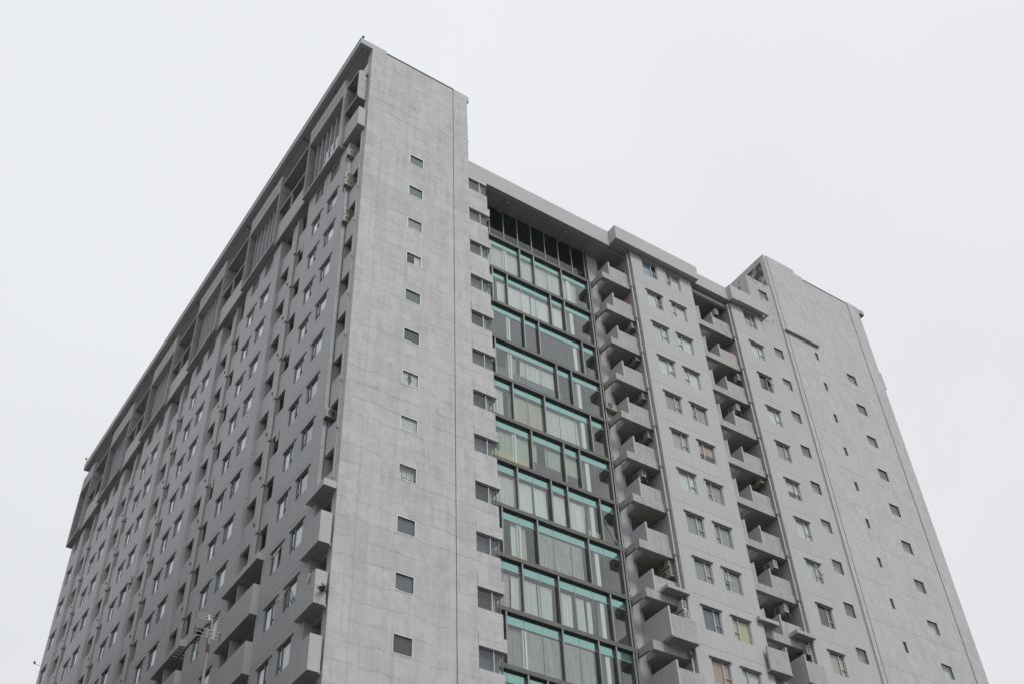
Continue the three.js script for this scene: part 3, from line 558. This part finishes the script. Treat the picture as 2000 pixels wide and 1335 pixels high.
// ---- long side: bays and loggias running back from the corner
const XB = -0.29, XR = -0.06, PER = 9.345, HY = (n) => 57.2 + 3 * n;
const zBay = (k) => -1.5 - PER * k, zFar = (k) => Math.max(-51.5, zBay(k) - 5.42);
const lowest = (k) => Math.max(-15, [-13, -13, -11, -10, -8, -7][k] ?? -6); // storeys worth opening up on each bay
{
  const w = 1.24, h = 1.28, w2 = 1.10, prW1 = casementProto(true, w, h, 0.88, 0.34, 0.03, 0.065, [0.12, 0.24]), prW2 = casementProto(false, w2, h, 0.72, 0.34, 0.03, 0.065, [0.12, 0.34]);
  const opts = ['white', 'pale', 'white', 'sheer', 'grey', 'white', 'pale', 'slate'];
  for (let k = 0; k <= 5; k++) {
    const z0 = zFar(k), z1 = zBay(k);
    add('bay_side_wall', [B(XB + 0.23, 2.6, 0, 60.4, z1 - 0.2, z1), B(XB + 0.23, 2.6, 0, 60.4, z0, z0 + 0.2)], M.bay, T);
    for (let n = 1; n >= -17; n--) add('floor_slab', B(-0.05, 2.85, HY(n) - 2.0, HY(n) - 1.78, z0 + 0.21, z1 - 0.21), M.interior, T);
    const add1 = k < 5;
    for (let n = 2; n >= -18; n--) {
      const yb = Math.max(0, HY(n) + 0.42 - 3), yt = Math.min(HY(n) + 0.42 - 0.02, 60.43);
      if (yt < 1 || yb > 60.3) continue;
      const open = n >= lowest(k) && n <= 1;
      const holes = [];
      if (open) {
        const top = HY(n) + (n === 1 ? 0.1 : 0);
        holes.push([z1 - 2.4, z1 - 1.16, top - h, top]);
        if (add1) holes.push([z1 - 4.43, z1 - 4.43 + w2, top - h, top]);
        const pickM = (s) => { const q = hash(n + 40, k * 7 + s, 12); return q < 0.1 ? null : CL[opts[Math.floor(q * 7.99)]]; };
        const part = (s) => { const q = hash(n + 40, k * 7 + s, 15); return q > 0.85 ? 'blindTop' : q > 0.7 ? 'blindPart' : 'blindFull'; };
        const swing = k === 0 && n === -9 ? 0.45 : 0;
        casement('x', z1 - 2.4, top - h, XB, prW1, { blind: pickM(1), part: part(2), hood: n < 1, frame: M.aluGrey, open: swing });  // greyer frame colour on this side imitates aluminium in shade
        if (add1) casement('x', z1 - 4.43, top - h, XB, prW2, { blind: pickM(3), part: part(4), hood: n < 1, frame: M.aluGrey, open: k === 0 && n === -8 ? 0.45 : 0 });
        if (k === 0 && n === -10) { const w0 = T.children[T.children.length - 1]; [CL.blue, CL.white, M.redCloth].forEach((m, j) => put('curtain', uvWorld(B(0.74, 1.06, 0.06 + j * 0.16, 0.2 + j * 0.16, -0.095 - 0.001 * j, -0.085)), m, w0)); }
      }
      add('wall_panel', wall('x', XB, 0.23, [z0, z1, yb, yt], holes), M.bay, T);
    }
    add('joint_backing', [B(XB + 0.235, XB + 0.26, 0, 60.3, z1 - 1.0, z1 - 0.21), B(XB + 0.235, XB + 0.26, 0, 60.3, z1 - 3.2, z1 - 2.6)].concat(add1 ? [B(XB + 0.235, XB + 0.26, 0, 60.3, z0 + 0.21, z0 + 0.7)] : []), M.joint, T);
  }
  // recesses: the first lies against the end wall, the others between bays
  for (let k = -1; k <= 4; k++) {
    const zn = k < 0 ? -0.46 : zFar(k), zf = zBay(k + 1);
    const near = k < 0 ? null : [zn - 1.53, zn], farO = k < 0 ? [zf, -0.5] : [zf, zf + 1.25];
    const lowN = -8, bottom = HY(lowN) + 0.2;
    const holes = [];
    for (let n = 1; n >= lowN + 1; n--) {
      const y0 = HY(n) - 1.55, y1 = n === 1 ? 60.55 : HY(n) - 0.15;
      for (const o of [near, farO]) if (o) holes.push([o[0] + 0.001, o[1] - 0.001, y0, y1]);
    }
    add('recess_wall', wall('x', XR, 0.16, [zf - 0.05, k < 0 ? -0.4 : zn + 0.05, bottom, 60.56], holes.map((q) => [Math.max(q[0], zf - 0.03), q[1], q[2], q[3]])), M.bay, T);
    add('loggia_wall', B(2.6, 2.8, 0, 60.6, zf - 0.1, k < 0 ? -0.3 : zn + 0.1), M.interior, T);
    if (k < 0) add('corner_return', B(0.05, 2.6, 0, 60.6, -0.46, -0.3), M.bay, T);
    for (let n = 1; n >= -14; n--) add('loggia_slab', B(XR + 0.165, 2.6, HY(n) - 3.0, HY(n) - 2.75, zf - 0.0, k < 0 ? -0.46 : zn), M.interior, T);
    // lower box balconies with a ledge over the topmost
    const xf = k < 0 ? -0.62 : -0.66, za = k < 0 ? -1.86 : zf - 0.12, zb = k < 0 ? -0.06 : zn + 0.12;
    add('ledge', B(xf, 0.1, 33.36, 33.74, za, zb), M.bay, T);
    if (k < 3) for (let j = 0; j < 5; j++) {
      const y = 30.38 - 3 * j, b = group('box_balcony', T);
      add('parapet', [B(xf, xf + 0.12, y, y + 1.6, za, zb), B(xf + 0.122, XB + 0.22, y, y + 1.6, zb - 0.1, zb), B(xf + 0.122, 0.05, y, y + 1.6, za, za + 0.1)], M.bay, b, 'own');
      add('balcony_floor', B(xf + 0.123, 2.6, y, y + 0.15, za + 0.102, zb - 0.102), M.bay, b);
      if (k >= 0) add('divider', B(xf + 0.2, 2.6, y + 0.15, y + 2.98, (zn + zf) / 2 - 0.5, (zn + zf) / 2 - 0.4), M.bay, b);
    }
    if (k >= 0) { // rain pipe with floor collars, spouts
      const p = group('drain_pipe', T), zp = zn - 1.64, x = XR - 0.1;
      add('pipe', rod([x, bottom, zp], [x, 60.3, zp], 0.07, 10), M.pipe, p);
      for (let n = 0; n >= -8; n--) { add('collar', B(x - 0.09, x + 0.05, HY(n) - 0.3, HY(n) - 0.17, zp - 0.09, zp + 0.09), M.bronze, p); add('drain_arm', rod([x, HY(n) - 0.24, zp], [0.5, HY(n) - 0.3, zp + 0.55], 0.04, 6), M.bronze, p); }
    }
    for (let n = 0; n >= -8; n--) add('spout', B(XR - 0.08, XR, HY(n) - 2.25, HY(n) - 2.1, (k < 0 ? -0.3 : zf + 1.5) - 0.03, (k < 0 ? -0.3 : zf + 1.5) + 0.03), M.bronze, T);
  }
  add('cable', [rod([XR - 0.02, 34.5, -1.475], [XR - 0.02, 55.6, -1.475], 0.018, 6), rod([XR - 0.03, 41.0, -1.44], [XR - 0.03, 49.8, -1.44], 0.012, 6)], M.acDark, T);
  // last stretch beyond the sixth bay
  add('far_end_wall', B(-0.05, 0.2, 0, 60.4, -51.5, -51.25), M.bay, T);
}

// ---- roof storey of the long side: deep framed boxes over the bays, lighter frames over the recesses
{
  const XQ = -0.75, XP = -0.58;
  for (let k = 0; k <= 5; k++) {
    const z1 = -2.09 - PER * k, z0 = Math.max(-51.9, -7.05 - PER * k);
    const q = group('framed_box', T);
    add('frame_floor', B(XQ, 0.6, 60.45, 60.62, z0, z1), M.frameDark, q);
    add('frame_edge', B(XQ - 0.012, XQ + 0.05, 60.44, 60.63, z0, z1), M.tile, q);
    for (const a of [z0, z1 - 0.09]) add('frame_stile', B(XQ - 0.01, XQ + 0.06, 60.63, 66.08, a, a + 0.09), M.tile, q);
    for (const [a, b] of [[z0 + 0.005, z0 + 0.085], [z1 - 0.085, z1 - 0.005]]) for (let j = 0; j < 4; j++) add('tile', B(XQ + 0.065, 0.6, 60.64 + j * 1.36, 60.61 + (j + 1) * 1.36, a, b), M.frameDark, T, 'own');
    add('fascia_core', B(XQ + 0.035, 0.6, 66.1, 67.7, z0 + 0.01, z1 - 0.01), M.joint, q);
    const nc = Math.max(3, Math.round((z1 - z0) / 0.62));
    for (let r = 0; r < 2; r++) for (let c = 0; c < nc; c++) { const a = z0 + (z1 - z0) * c / nc, b = z0 + (z1 - z0) * (c + 1) / nc; add('tile', B(XQ, XQ + 0.034, 66.08 + r * 0.83 + 0.02, 66.08 + (r + 1) * 0.83 - 0.02, a + 0.024, b - 0.024), M.tile, T, 'own'); }
    // end faces of the fascia
    add('tile', B(XQ + 0.036, 0.6, 66.1, 67.72, z1 - 0.009, z1), M.tile, T, 'own');
    add('back_glazing', B(0.35, 0.4, 60.63, 66.1, z0 + 0.1, z1 - 0.1), M.darkGlass, q);
    const nf = Math.max(3, Math.round((z1 - z0) / 0.68));
    for (let c = 0; c < nf; c++) { const z = z0 + (c + 0.7) * (z1 - z0) / (nf + 0.4); add('fin', B(-0.34, 0.3, k === 0 && c > 2 ? 62.9 : 60.63, 66.08, z - 0.035, z + 0.035), M.alu, q); }
    if (k === 0) { add('sill_wall', B(-0.38, -0.2, 60.63, 62.1, z0 + 1.9, z1 - 0.1), M.white, q); for (let c = 3; c < nf; c++) { const z = z0 + (c + 0.7) * (z1 - z0) / (nf + 0.4); add('shutter', B(-0.3, -0.26, 62.3, 63.4, z - 0.5, z - 0.1), M.white, q); } }
  }
  for (let k = -1; k <= 4; k++) {
    const za = -2.08 - PER * (k + 1), zb = k < 0 ? -0.44 : -7.06 - PER * k, p = group('open_frame', T);
    const y1 = 67.0, x1 = 0.6;
    for (const a of [y1 - 0.14, 63.91]) add('frame_rail', B(XP, XP + 0.1, a, a + 0.14, za, zb), M.tile, p);
    for (const a of [63.94, y1 - 0.11]) add('frame_slab', B(XP + 0.1, x1, a, a + 0.09, za, zb), M.frameDark, p);
    if (k < 0) { add('frame_stile', B(XP, XP + 0.09, 63.9, 67.0, zb - 0.08, zb), M.tile, p); for (let j = 0; j < 3; j++) add('tile', B(XP + 0.092, -0.02, 63.92 + j * 1.03, 64.92 + j * 1.03, zb - 0.07, zb + 0.002), M.tile, T, 'own'); add('rain_chain_box', B(-0.1, 0.02, 66.55, 66.75, -0.44, -0.3), M.bronze, p); }
    else { add('frame_post', B(XP + 0.02, XP + 0.12, 62.4, 63.9, (za + zb) / 2 - 0.35, (za + zb) / 2 - 0.25), M.tile, p); add('drip_trim', B(XP + 0.02, XP + 0.1, 60.5, 60.62, za + 0.05, zb - 0.05), M.bay, p); }
    add('parapet', B(-0.5, -0.38, 60.9, 62.55, za, k < 0 ? -0.16 : zb), M.bay, p, 'own');
    add('parapet_floor', [B(-0.5, 1.3, 60.76, 60.898, za, k < 0 ? -0.16 : zb)], M.bay, p);
    if (k < 0) add('parapet_end', B(-0.378, -0.02, 60.9, 62.55, -0.28, -0.16), M.bay, p);
  }
  add('attic_wall', B(1.5, 1.7, 60.6, 69.3, -51.2, -0.62), M.bay, T);
  add('attic_side_wall', B(0.03, 1.5, 60.6, 69.3, -0.6, -0.455), M.bay, T);
  add('lit_patch_panel', B(-0.02, 0.03, 67.1, 68.1, -1.15, -0.46), M.white, T);  // white panel added to imitate a bit of wall lit by the sky
  // roof slab with a lip and cross beams
  add('roof_overhang', B(-0.86, 1.02, 69.46, 69.86, -52.73, -0.002), M.bay, T);
  add('roof_overhang', B(1.02, 7.2, 69.30, 69.50, -52.73, -0.33), M.soffit, T);
  add('roof_lip', [B(-0.861, -0.6, 69.3, 69.46, -52.73, -0.003), B(-0.6, 1.0, 69.3, 69.46, -0.25, -0.003), B(-0.6, 1.0, 69.3, 69.46, -52.73, -52.5)], M.bay, T);
  add('roof_edge_flashing', B(-0.88, -0.84, 69.86, 69.92, -52.75, 0.0), M.coping, T);
  for (let z = -4.45; z > -52; z -= 4.68) add('roof_cross_beam', B(-0.6, 1.4, 69.3, 69.46, z - 0.12, z + 0.12), M.soffit, T);
}

// ------------------------------------------------------------------ outdoor air conditioners
function acUnit(label, pos, turn, grp, o = {}) {
  const t = thing('air_conditioner', label, 'air conditioner', pos, grp), w = 0.82, h = 0.56, d = 0.3; t.rotation.y = turn;
  put('casing', uvWorld(new RoundedBoxGeometry(w, h, d, 2, 0.02).translate(0, h / 2, 0)), o.mat ?? M.acBody, t);
  const ring = new THREE.TorusGeometry(0.2, 0.02, 6, 24).translate(-0.12, h / 2, d / 2 + 0.005);
  put('fan_opening', uvWorld(new THREE.CylinderGeometry(0.2, 0.2, 0.012, 24).rotateX(Math.PI / 2).translate(-0.12, h / 2, d / 2 + 0.002)), M.acDark, t);
  const spokes = [0, 1, 2, 3].map((k) => B(-0.2, 0.2, -0.006, 0.006, -0.006, 0.006).rotateZ(k * Math.PI / 4).translate(-0.12, h / 2, d / 2 + 0.014));
  put('fan_grille', uvWorld(mergeGeometries([ring, ...spokes].map((g) => { g = g.toNonIndexed(); return g; }))), o.mat ?? M.acBody, t);
  put('side_grille', uvWorld(mergeGeometries([0, 1, 2].map((k) => B(w / 2, w / 2 + 0.004, 0.12 + k * 0.14, 0.2 + k * 0.14, -0.09, 0.09).toNonIndexed()))), M.acDark, t);
  for (const s of [-0.3, 0.3]) put('bracket', uvWorld(mergeGeometries([B(s - 0.02, s + 0.02, -0.05, -0.01, -d / 2 - 0.12, d / 2), B(s - 0.02, s + 0.02, -0.3, -0.05, -d / 2 - 0.12, -d / 2 - 0.08)].map((g) => g.toNonIndexed()))), o.frame ?? M.rust, t);
  return t;
}
{
  const ord = ['topmost', 'second', 'third', 'fourth', 'fifth', 'sixth', 'seventh', 'eighth', 'ninth', 'tenth'];
  const beside = 'air conditioners on the street-front balconies', W1 = -Math.PI / 2;
  const D = [[0, 54.05, -0.62, 'beige'], [-1, 51.2, -0.66, 'beige'], [-2, 47.9, -0.66, 'beige']];
  const N = { 0: 'second', '-1': 'third', '-2': 'fourth', '-5': 'seventh' };
  acUnit('beige air conditioner above the parapet of the second balcony down beside the teal glazing', [19.95, 53.98, -0.68], W1, beside);
  acUnit('beige air conditioner above the parapet of the third balcony down beside the teal glazing', [19.95, 51.2, -0.72], W1, beside);
  acUnit('beige air conditioner above the parapet of the fourth balcony down beside the teal glazing', [19.95, 48.0, -0.7], W1, beside);
  acUnit('beige air conditioner in the fifth balcony down beside the teal glazing', [19.95, 45.0, -0.75], W1, beside);
  acUnit('white air conditioner hung mid-balcony over the sixth parapet down beside the teal glazing', [19.22, 42.0, -0.95], W1, beside, { mat: M.acWhite });
  acUnit('upper of two stacked beige air conditioners in the eighth balcony down beside the glazing', [19.95, 36.1, -0.7], W1, beside);
  acUnit('lower of two stacked beige air conditioners in the eighth balcony down beside the glazing', [19.95, 35.45, -0.65], W1, beside);
  acUnit('upper of two stacked white air conditioners over the first projecting balcony box', [19.95, 33.2, -0.2], W1, beside, { mat: M.acWhite });
  acUnit('lower of two stacked white air conditioners over the first projecting balcony box', [19.95, 32.55, -0.1], W1, beside, { mat: M.acWhite });
  acUnit('beige air conditioner on a black bracket on the wall beside the fourth glazed storey', [17.98, 46.9, -1.3], 0, beside);
  acUnit('white-framed air conditioner end above the topmost partition between the two window bays', [28.4, 59.9, -0.8], W1, beside, { mat: M.acWhite });
  acUnit('beige air conditioner in the third balcony down between the two window bays', [28.95, 53.75, -0.6], W1, beside);
  acUnit('white-framed air conditioner end above the fourth partition down between the window bays', [28.25, 50.85, -0.7], W1, beside, { mat: M.acWhite });
  acUnit('air conditioner beside the pipe in the sixth balcony down between the window bays', [28.9, 45.2, -0.7], W1, beside);
  acUnit('white-framed air conditioner end above the eighth partition down between the window bays', [28.35, 38.8, -0.7], W1, beside, { mat: M.acWhite });
  acUnit('air conditioner end above the ninth partition down between the window bays', [28.4, 35.9, -0.7], W1, beside, { mat: M.acWhite });
  acUnit('air conditioner beside the pipe over the right-hand projecting balcony box', [28.95, 33.2, -0.3], W1, beside);
  const side = 'air conditioners in the shaded side recesses';
  acUnit('air conditioner in the opening just below the roof frames at the tower corner', [-0.08, 58.85, -1.34], 0, side);
  acUnit('upper of two stacked air conditioners beside the blank end wall', [-0.1, 56.6, -1.34], 0, side);
  acUnit('lower of two stacked air conditioners beside the blank end wall', [-0.1, 55.98, -1.34], 0, side);
  acUnit('upper of two small air conditioners deeper in the corner opening below the stacked pair', [0.02, 53.35, -1.34], 0, side);
  acUnit('lower of two small air conditioners deeper in the corner opening below the stacked pair', [0.02, 52.75, -1.34], 0, side);
  acUnit('lone air conditioner in the corner opening two storeys over the first projecting box', [0.08, 38.3, -1.34], 0, side);
  acUnit('air conditioner behind the rain pipe in the fourth opening of the next recess', [0.2, 47.3, -7.4], 0, side);
  acUnit('air conditioner behind the same rain pipe two openings lower', [0.2, 41.2, -7.45], 0, side);
  acUnit('air conditioner behind the same rain pipe one opening below the ledge of roof frames', [0.25, 56.2, -7.5], 0, side);
  acUnit('air conditioner in the second recess from the corner beside its rain pipe', [0.2, 44.25, -16.9], 0, side);
  acUnit('air conditioner jutting from a recess halfway along the long shaded side', [-0.05, 44.7, -29.75], 0, side);
}

// ------------------------------------------------------------------ television aerial in front
{
  const a = thing('television_aerial', 'rusty roof aerial with two reflector grids on a tall thin mast', 'aerial', [-11.88, 0, 20.86]);
  const L = (x, y, z) => [x + 11.88, y, z - 20.86];
  add('mast', [rod(L(-11.86, 0, 20.86), L(-11.86, 11.55, 20.86), 0.024, 10), rod(L(-11.86, 11.55, 20.86), L(-11.86, 12.35, 20.86), 0.02, 10)], std([0.35, 0.31, 0.28], { roughness: 0.8, map: rep(steelTex, 1, 1) }), a);
  add('mast_sleeve', rod(L(-11.86, 11.72, 20.86), L(-11.86, 11.86, 20.86), 0.03, 10), M.acDark, a);
  add('boom', B(-0.075, -0.05, 12.19, 12.22, -1.35, 0.08), M.acDark, a);
  add('boom_box', B(-0.12, -0.02, 12.2, 12.28, -0.35, -0.22), M.acDark, a);
  const x0 = -0.26, x1 = 0.19;
  for (const rows of [[[12.44, 20.79], [12.37, 20.83], [12.3, 20.865]], [[12.11, 20.89], [12.04, 20.88], [11.98, 20.86]]]) {
    const r = group('reflector', a);
    for (const [y, z] of rows) add('reflector_bar', rod([x0, y, z - 20.86], [x1, y, z - 20.86], 0.005, 6), M.alu, r);
    for (const x of [x0, x1]) add('reflector_end', rod([x, rows[0][0] + 0.012, rows[0][1] - 20.86], [x, rows[2][0] - 0.012, rows[2][1] - 20.86], 0.009, 6), M.acDark, r);
    add('reflector_stay', rod([-0.03, rows[0][0] + 0.01, rows[0][1] - 20.86], [-0.03, rows[2][0], rows[2][1] - 20.86], 0.013, 6), M.alu, r);
  }
  for (let k = 0; k < 10; k++) add('director_rod', rod([-0.17, 12.225, -0.3 - k * 0.11], [0.05, 12.225, -0.3 - k * 0.11], 0.004, 5), M.aluGrey, a);
}

// ------------------------------------------------------------------ small things on the tower
{
  const lamp = (label, pos, side) => {
    const t = thing('obstruction_lamp', label, 'warning lamp', pos, 'warning lamps on the roof edges');
    put('lamp_stem', uvWorld(rod([0, 0, 0], side ?? [0, 0.22, 0], 0.018, 8)), M.bronze, t);
    const s = side ?? [0, 0.22, 0];
    put('lamp_globe', uvWorld(new THREE.CapsuleGeometry(0.085, 0.08, 4, 12).translate(s[0], s[1] + 0.1, s[2])), std([0.10, 0.03, 0.025], { roughness: 0.35 }), t);
  };
  lamp('small dark warning lamp on the tip of the tallest roof corner', [-0.7, 69.86, -0.06]);
  lamp('small dark warning lamp at the distant end of the long roof edge', [-0.8, 69.86, -52.3], [-0.15, 0.35, 0]);
  lamp('small red warning lamp sticking out of the far tower edge', [45.3, 49.3, -0.2], [0.2, 0.05, 0]);
  lamp('small red warning lamp on the silhouette of the long shaded side', [XB, 49.2, -51.6], [-0.5, 0.05, 0]);

  const p = thing('spider_plant', 'spiky green plant in a pot hung at the end of the second projecting corner balcony', 'potted plant', [-0.3, 28.0, 0.05]);
  put('pot', uvWorld(new THREE.LatheGeometry([[0.0, -0.06], [0.06, -0.06], [0.08, 0.05], [0.07, 0.05], [0.065, 0.03], [0, 0.03]].map((v) => new THREE.Vector2(...v)), 12)), M.acDark, p);
  const leafM = std([0.05, 0.075, 0.035], { side: THREE.DoubleSide, roughness: 0.7 });
  for (let k = 0; k < 34; k++) {
    const a = rnd() * 6.283, len = 0.35 + 0.4 * rnd(), up = 0.2 + 0.6 * rnd(), g = new THREE.PlaneGeometry(0.05, len, 1, 5), q = g.attributes.position;
    for (let i = 0; i < q.count; i++) { const t = q.getY(i) / len + 0.5, wdt = q.getX(i) * (1 - t * 0.85); q.setXYZ(i, wdt, 0.06 + up * 0.6 * t - 0.75 * len * t * t, t * len * 0.8); }
    g.rotateY(a); g.computeVertexNormals(); put('leaf', uvWorld(g), leafM, p);
  }
  const c = new THREE.PlaneGeometry(0.24, 0.42, 8, 8), q = c.attributes.position;
  for (let i = 0; i < q.count; i++) { const x = q.getX(i), t = 0.5 - q.getY(i) / 0.42; q.setZ(i, 0.03 * Math.sin(x * 18) * t + 0.02); q.setX(i, x * (1 - 0.35 * t)); }
  c.rotateY(-Math.PI / 2); c.computeVertexNormals();
  const lm = put('laundry_cloth', uvWorld(c), CL.white, scene); lm.position.set(-0.655, 28.8, -0.62); lm.rotation.x = 0.25;
  lm.userData = { label: 'white cloth drying over the rail of the second projecting corner balcony', category: 'laundry' };

  const shrub = (label, pos, n) => { const t = thing('potted_shrub', label, 'potted plant', pos, 'potted shrubs on the topmost balcony'); put('pot', uvWorld(new THREE.LatheGeometry([[0, 0], [0.11, 0], [0.15, 0.24], [0.13, 0.24], [0.12, 0.2], [0, 0.2]].map((v) => new THREE.Vector2(...v)), 12)), M.brick, t);
    for (let k = 0; k < n; k++) { const g = new THREE.PlaneGeometry(0.06, 0.16, 1, 2); g.translate(0, 0.08, 0); g.rotateX(0.4 + rnd()); g.rotateY(rnd() * 6.28); g.translate((rnd() - 0.5) * 0.34, 0.24 + rnd() * 0.4, (rnd() - 0.5) * 0.34); put('leaf', uvWorld(g), leafM, t); } };
  shrub('leafy potted shrub at the middle of the topmost balcony beside the glazing', [19.1, LV(1) + 0.82, -0.5], 40);
  shrub('smaller potted shrub next to the drain pipe on the topmost balcony', [19.7, LV(1) + 0.75, -0.5], 24);
  const bucket = (label, pos, col, cat) => { const t = thing('plastic_tub', label, cat, pos, 'plastic tubs on the balconies'); put('tub', uvWorld(new THREE.LatheGeometry([[0, 0], [0.16, 0], [0.21, 0.32], [0.23, 0.32], [0.23, 0.35], [0.195, 0.35], [0.15, 0.03], [0, 0.03]].map((v) => new THREE.Vector2(...v)), 16)), std(col, { roughness: 0.5 }), t); put('handle', uvWorld(new THREE.TorusGeometry(0.2, 0.01, 5, 14, Math.PI).translate(0, 0.33, 0)), M.alu, t); };
  bucket('red plastic tub at the parapet end of the second balcony beside the glazing', [19.75, LV(0) + 0.9, -0.5], [0.35, 0.05, 0.05], 'tub');
  bucket('orange plastic tub on the parapet of the second balcony between the bays', [28.9, LV(0) + 0.86, -0.45], [0.6, 0.2, 0.04], 'tub');
}

renderer.render(scene, camera);
